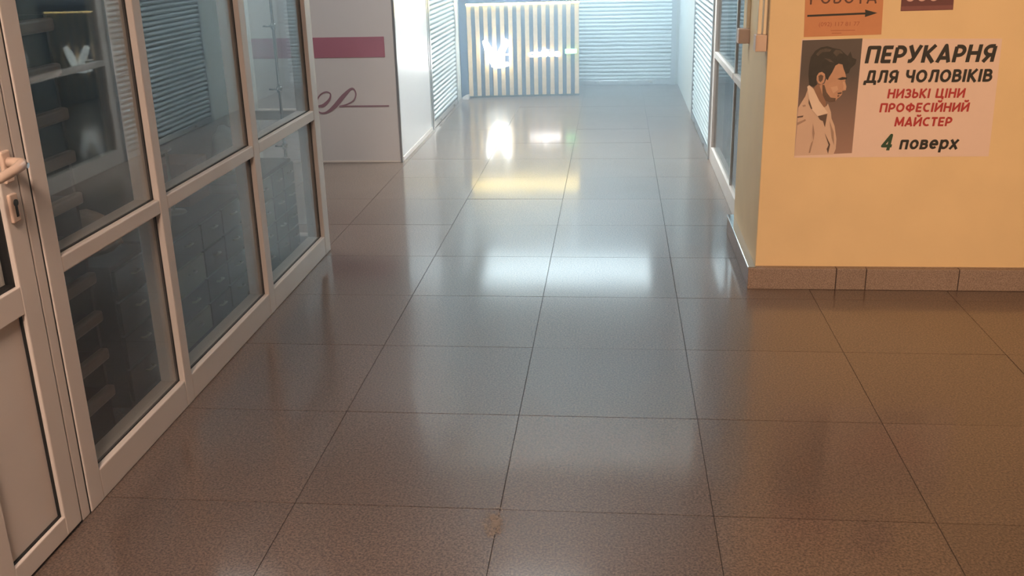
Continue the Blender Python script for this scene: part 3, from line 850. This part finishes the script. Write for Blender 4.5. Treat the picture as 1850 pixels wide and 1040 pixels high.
# ------------------------------------------------------------------ inside the left shop
SX = -1.605    # plane of the furniture fronts
def cabinet(label, y0, cols, rows, depth=0.32, z0=0.08, light=()):
    """drawer tower block: cols = widths, rows = heights"""
    wsum = sum(cols); hsum = sum(rows)
    t = thing('drawer_cabinet', (SX - depth / 2, y0 + wsum / 2, 0), label, 'cabinet', 'drawer cabinets behind the shop glass')
    b = MB().box(SX - depth, SX - 0.012, y0, y0 + wsum, z0 - 0.02, z0 + hsum + 0.012, 0.003)
    for yy in (y0 + 0.02, y0 + wsum - 0.05):
        for xx in (SX - depth + 0.02, SX - 0.06):
            b.box(xx, xx + 0.03, yy, yy + 0.03, 0.0, z0 - 0.015)
    b.build('carcass', M_CARC, t)
    y = y0
    for c, w in enumerate(cols):
        z = z0
        for r, h in enumerate(rows):
            d = MB().box(SX - 0.02, SX, y + 0.004, y + w - 0.004, z + 0.004, z + h - 0.004, 0.003).build('drawer', M_DRAWER2 if (c, r) in light else M_DRAWER, t)
            MB().tube([(SX - 0.002, y + w / 2 - 0.025, z + h * 0.62), (SX + 0.014, y + w / 2 - 0.02, z + h * 0.62), (SX + 0.014, y + w / 2 + 0.02, z + h * 0.62), (SX - 0.002, y + w / 2 + 0.025, z + h * 0.62)], 0.004, 6).build('handle', M_HGREY, d)
            z += h
        y += w
    return t
cabinet('low drawer cabinet behind the pane nearest the door', 2.95, [0.27], [0.12, 0.12, 0.12, 0.11])
cabinet('wide drawer cabinet with two sage fronts behind the middle pane', 3.38, [0.28, 0.22, 0.22], [0.10, 0.105, 0.115, 0.11], light=((0, 0), (0, 2)))
cabinet('drawer cabinet behind the pane farthest from the door', 4.28, [0.24, 0.17, 0.17], [0.10, 0.105, 0.115, 0.11], light=((0, 2), (0, 3)))

sh = thing('shelving_unit', (SX - 0.15, 2.7, 0), 'tall dark shelving unit with taupe shelf lips just inside the shop', 'shelving')
box('side_panel', M_CARC, SX - 0.32, SX - 0.03, 2.44, 2.455, 0, 1.36, sh)
box('side_panel', M_CARC, SX - 0.32, SX - 0.03, 2.845, 2.86, 0, 1.36, sh)
box('back_panel', M_CARC, SX - 0.33, SX - 0.32, 2.44, 2.86, 0, 1.36, sh)
for k in range(10):
    z = 0.175 + k * 0.128
    s = box('shelf', M_CARC, SX - 0.318, SX - 0.03, 2.456, 2.844, z, z + 0.012, sh)
    MB().box(SX - 0.03, SX, 2.456, 2.846, z - 0.012, z + 0.026, 0.008).build('shelf_lip', M_SHELFLIP, s)

def lump(name, c, r, m, label, cat, seed, amp=0.25):
    bmm = bmesh.new()
    bmesh.ops.create_icosphere(bmm, subdivisions=3, radius=1.0)
    rnd = random.Random(seed)
    ph = [(rnd.uniform(2, 6), rnd.uniform(0, 6), rnd.uniform(2, 6), rnd.uniform(0, 6)) for _ in range(4)]
    for v in bmm.verts:
        d = sum(math.sin(a * v.co.x + b_ + c_ * v.co.z) * math.cos(c_ * v.co.y + d_) for a, b_, c_, d_ in ph) / 4
        v.co = v.co * (1 + amp * d)
        v.co = Vector((c[0] + v.co.x * r[0], c[1] + v.co.y * r[1], c[2] + max(-0.72, v.co.z) * r[2]))
    for f in bmm.faces: f.smooth = True
    me_ = bpy.data.meshes.new(name); bmm.to_mesh(me_); bmm.free(); me_.materials.append(m)
    return tag(link(name, me_), label, cat)
lump('cloth_bundle', (SX - 0.15, 3.085, 0.628), (0.10, 0.12, 0.08), M_CLOTH, 'crumpled beige cloth bundle on the low cabinet nearest the door', 'cloth', 3, 0.5)
cp = MB().lathe([(0.0, 0.522), (0.022, 0.522), (0.026, 0.53), (0.034, 0.60), (0.031, 0.60), (0.024, 0.535), (0.0, 0.53)], SX - 0.10, 3.56).build('cup', M_CUPM)
tag(cp, 'small beige cup standing on the wide cabinet behind the middle pane', 'cup')
ZC = 0.5235     # top of the drawer cabinets
cb = thing('carton', (-1.81, 3.96, ZC), 'dusty pink carton on the wide drawer cabinet', 'box')
box('body', M_CARTON, -1.89, -1.73, 3.87, 4.085, ZC, 0.665, cb, 0.002)
box('lid', M_CARTON, -1.893, -1.727, 3.867, 4.088, 0.655, 0.70, cb, 0.002)
lump('shopping_bag', (-1.79, 4.50, 0.618), (0.08, 0.09, 0.13), M_BAG, 'blue grey bag on top of the far drawer cabinet', 'bag', 5, 0.2)
lp = thing('desk_stand', (-1.76, 3.78, ZC), 'slim metal stand on the wide drawer cabinet beside the carton', 'stand')
MB().lathe([(0.0, ZC), (0.05, ZC), (0.046, ZC + 0.008), (0.01, ZC + 0.012), (0.0, ZC + 0.012)], -1.76, 3.78).build('base', M_HGREY, lp)
MB().tube([(-1.76, 3.78, ZC + 0.008), (-1.76, 3.78, 0.78)], 0.006, 10).build('pole', M_HGREY, lp)
MB().tube([(-1.76, 3.74, 0.775), (-1.76, 3.82, 0.775)], 0.006, 10).build('crossbar', M_HGREY, lp)
# chrome display rack by the far pane
RKX, RKY = -1.632, 4.838
rk = thing('display_rack', (RKX, RKY, ZC), 'single chrome display pole with clamp joints on the far drawer cabinet', 'rack')
MB().lathe([(0.0, ZC), (0.020, ZC), (0.018, ZC + 0.006), (0.0, ZC + 0.008)], RKX, RKY).build('base', M_CHROME, rk)
MB().tube([(RKX, RKY, ZC + 0.004), (RKX, RKY, 2.3)], 0.0085, 12).build('upright', M_CHROME, rk)
for z in (0.585, 0.865, 1.165, 1.5, 1.8):
    b = MB().tube([(RKX, RKY, z - 0.014), (RKX, RKY, z + 0.014)], 0.016, 12).build('clamp', M_CHROME, rk)
    MB().tube([(RKX - 0.012, RKY, z), (RKX - 0.05, RKY, z)], 0.005, 8).build('arm', M_CHROME, b)
    MB().tube([(RKX, RKY - 0.012, z), (RKX, RKY - 0.028, z)], 0.006, 8).build('screw', M_CHROME, b)

# dried scuff on the floor tile
bmm = bmesh.new()
rnd = random.Random(11)
for k in range(150):
    a = rnd.uniform(0, 2 * math.pi); q = rnd.random() ** 0.7
    cx = -0.322 + 0.034 * q * math.cos(a); cy = 2.415 + 0.085 * q * math.sin(a)
    r = rnd.uniform(0.0015, 0.008) * (1.2 - q * 0.8)
    vs = []
    for j in range(7):
        t_ = j * 2 * math.pi / 7
        w_ = rnd.uniform(0.6, 1.3)
        vs.append(bmm.verts.new((cx + r * 0.8 * w_ * math.cos(t_), cy + r * 1.3 * w_ * math.sin(t_), 0.0006 + k * 2e-6)))
    bmm.faces.new(vs)
bmesh.ops.triangulate(bmm, faces=bmm.faces[:])
for f in bmm.faces:
    f.normal_update()
    if f.normal.z < 0: f.normal_flip()
me = bpy.data.meshes.new('floor_scuff'); bmm.to_mesh(me); bmm.free(); me.materials.append(M_SCUFF)
tag(link('floor_scuff', me), 'dried whitish scuff mark on the floor in the foreground', 'stain')
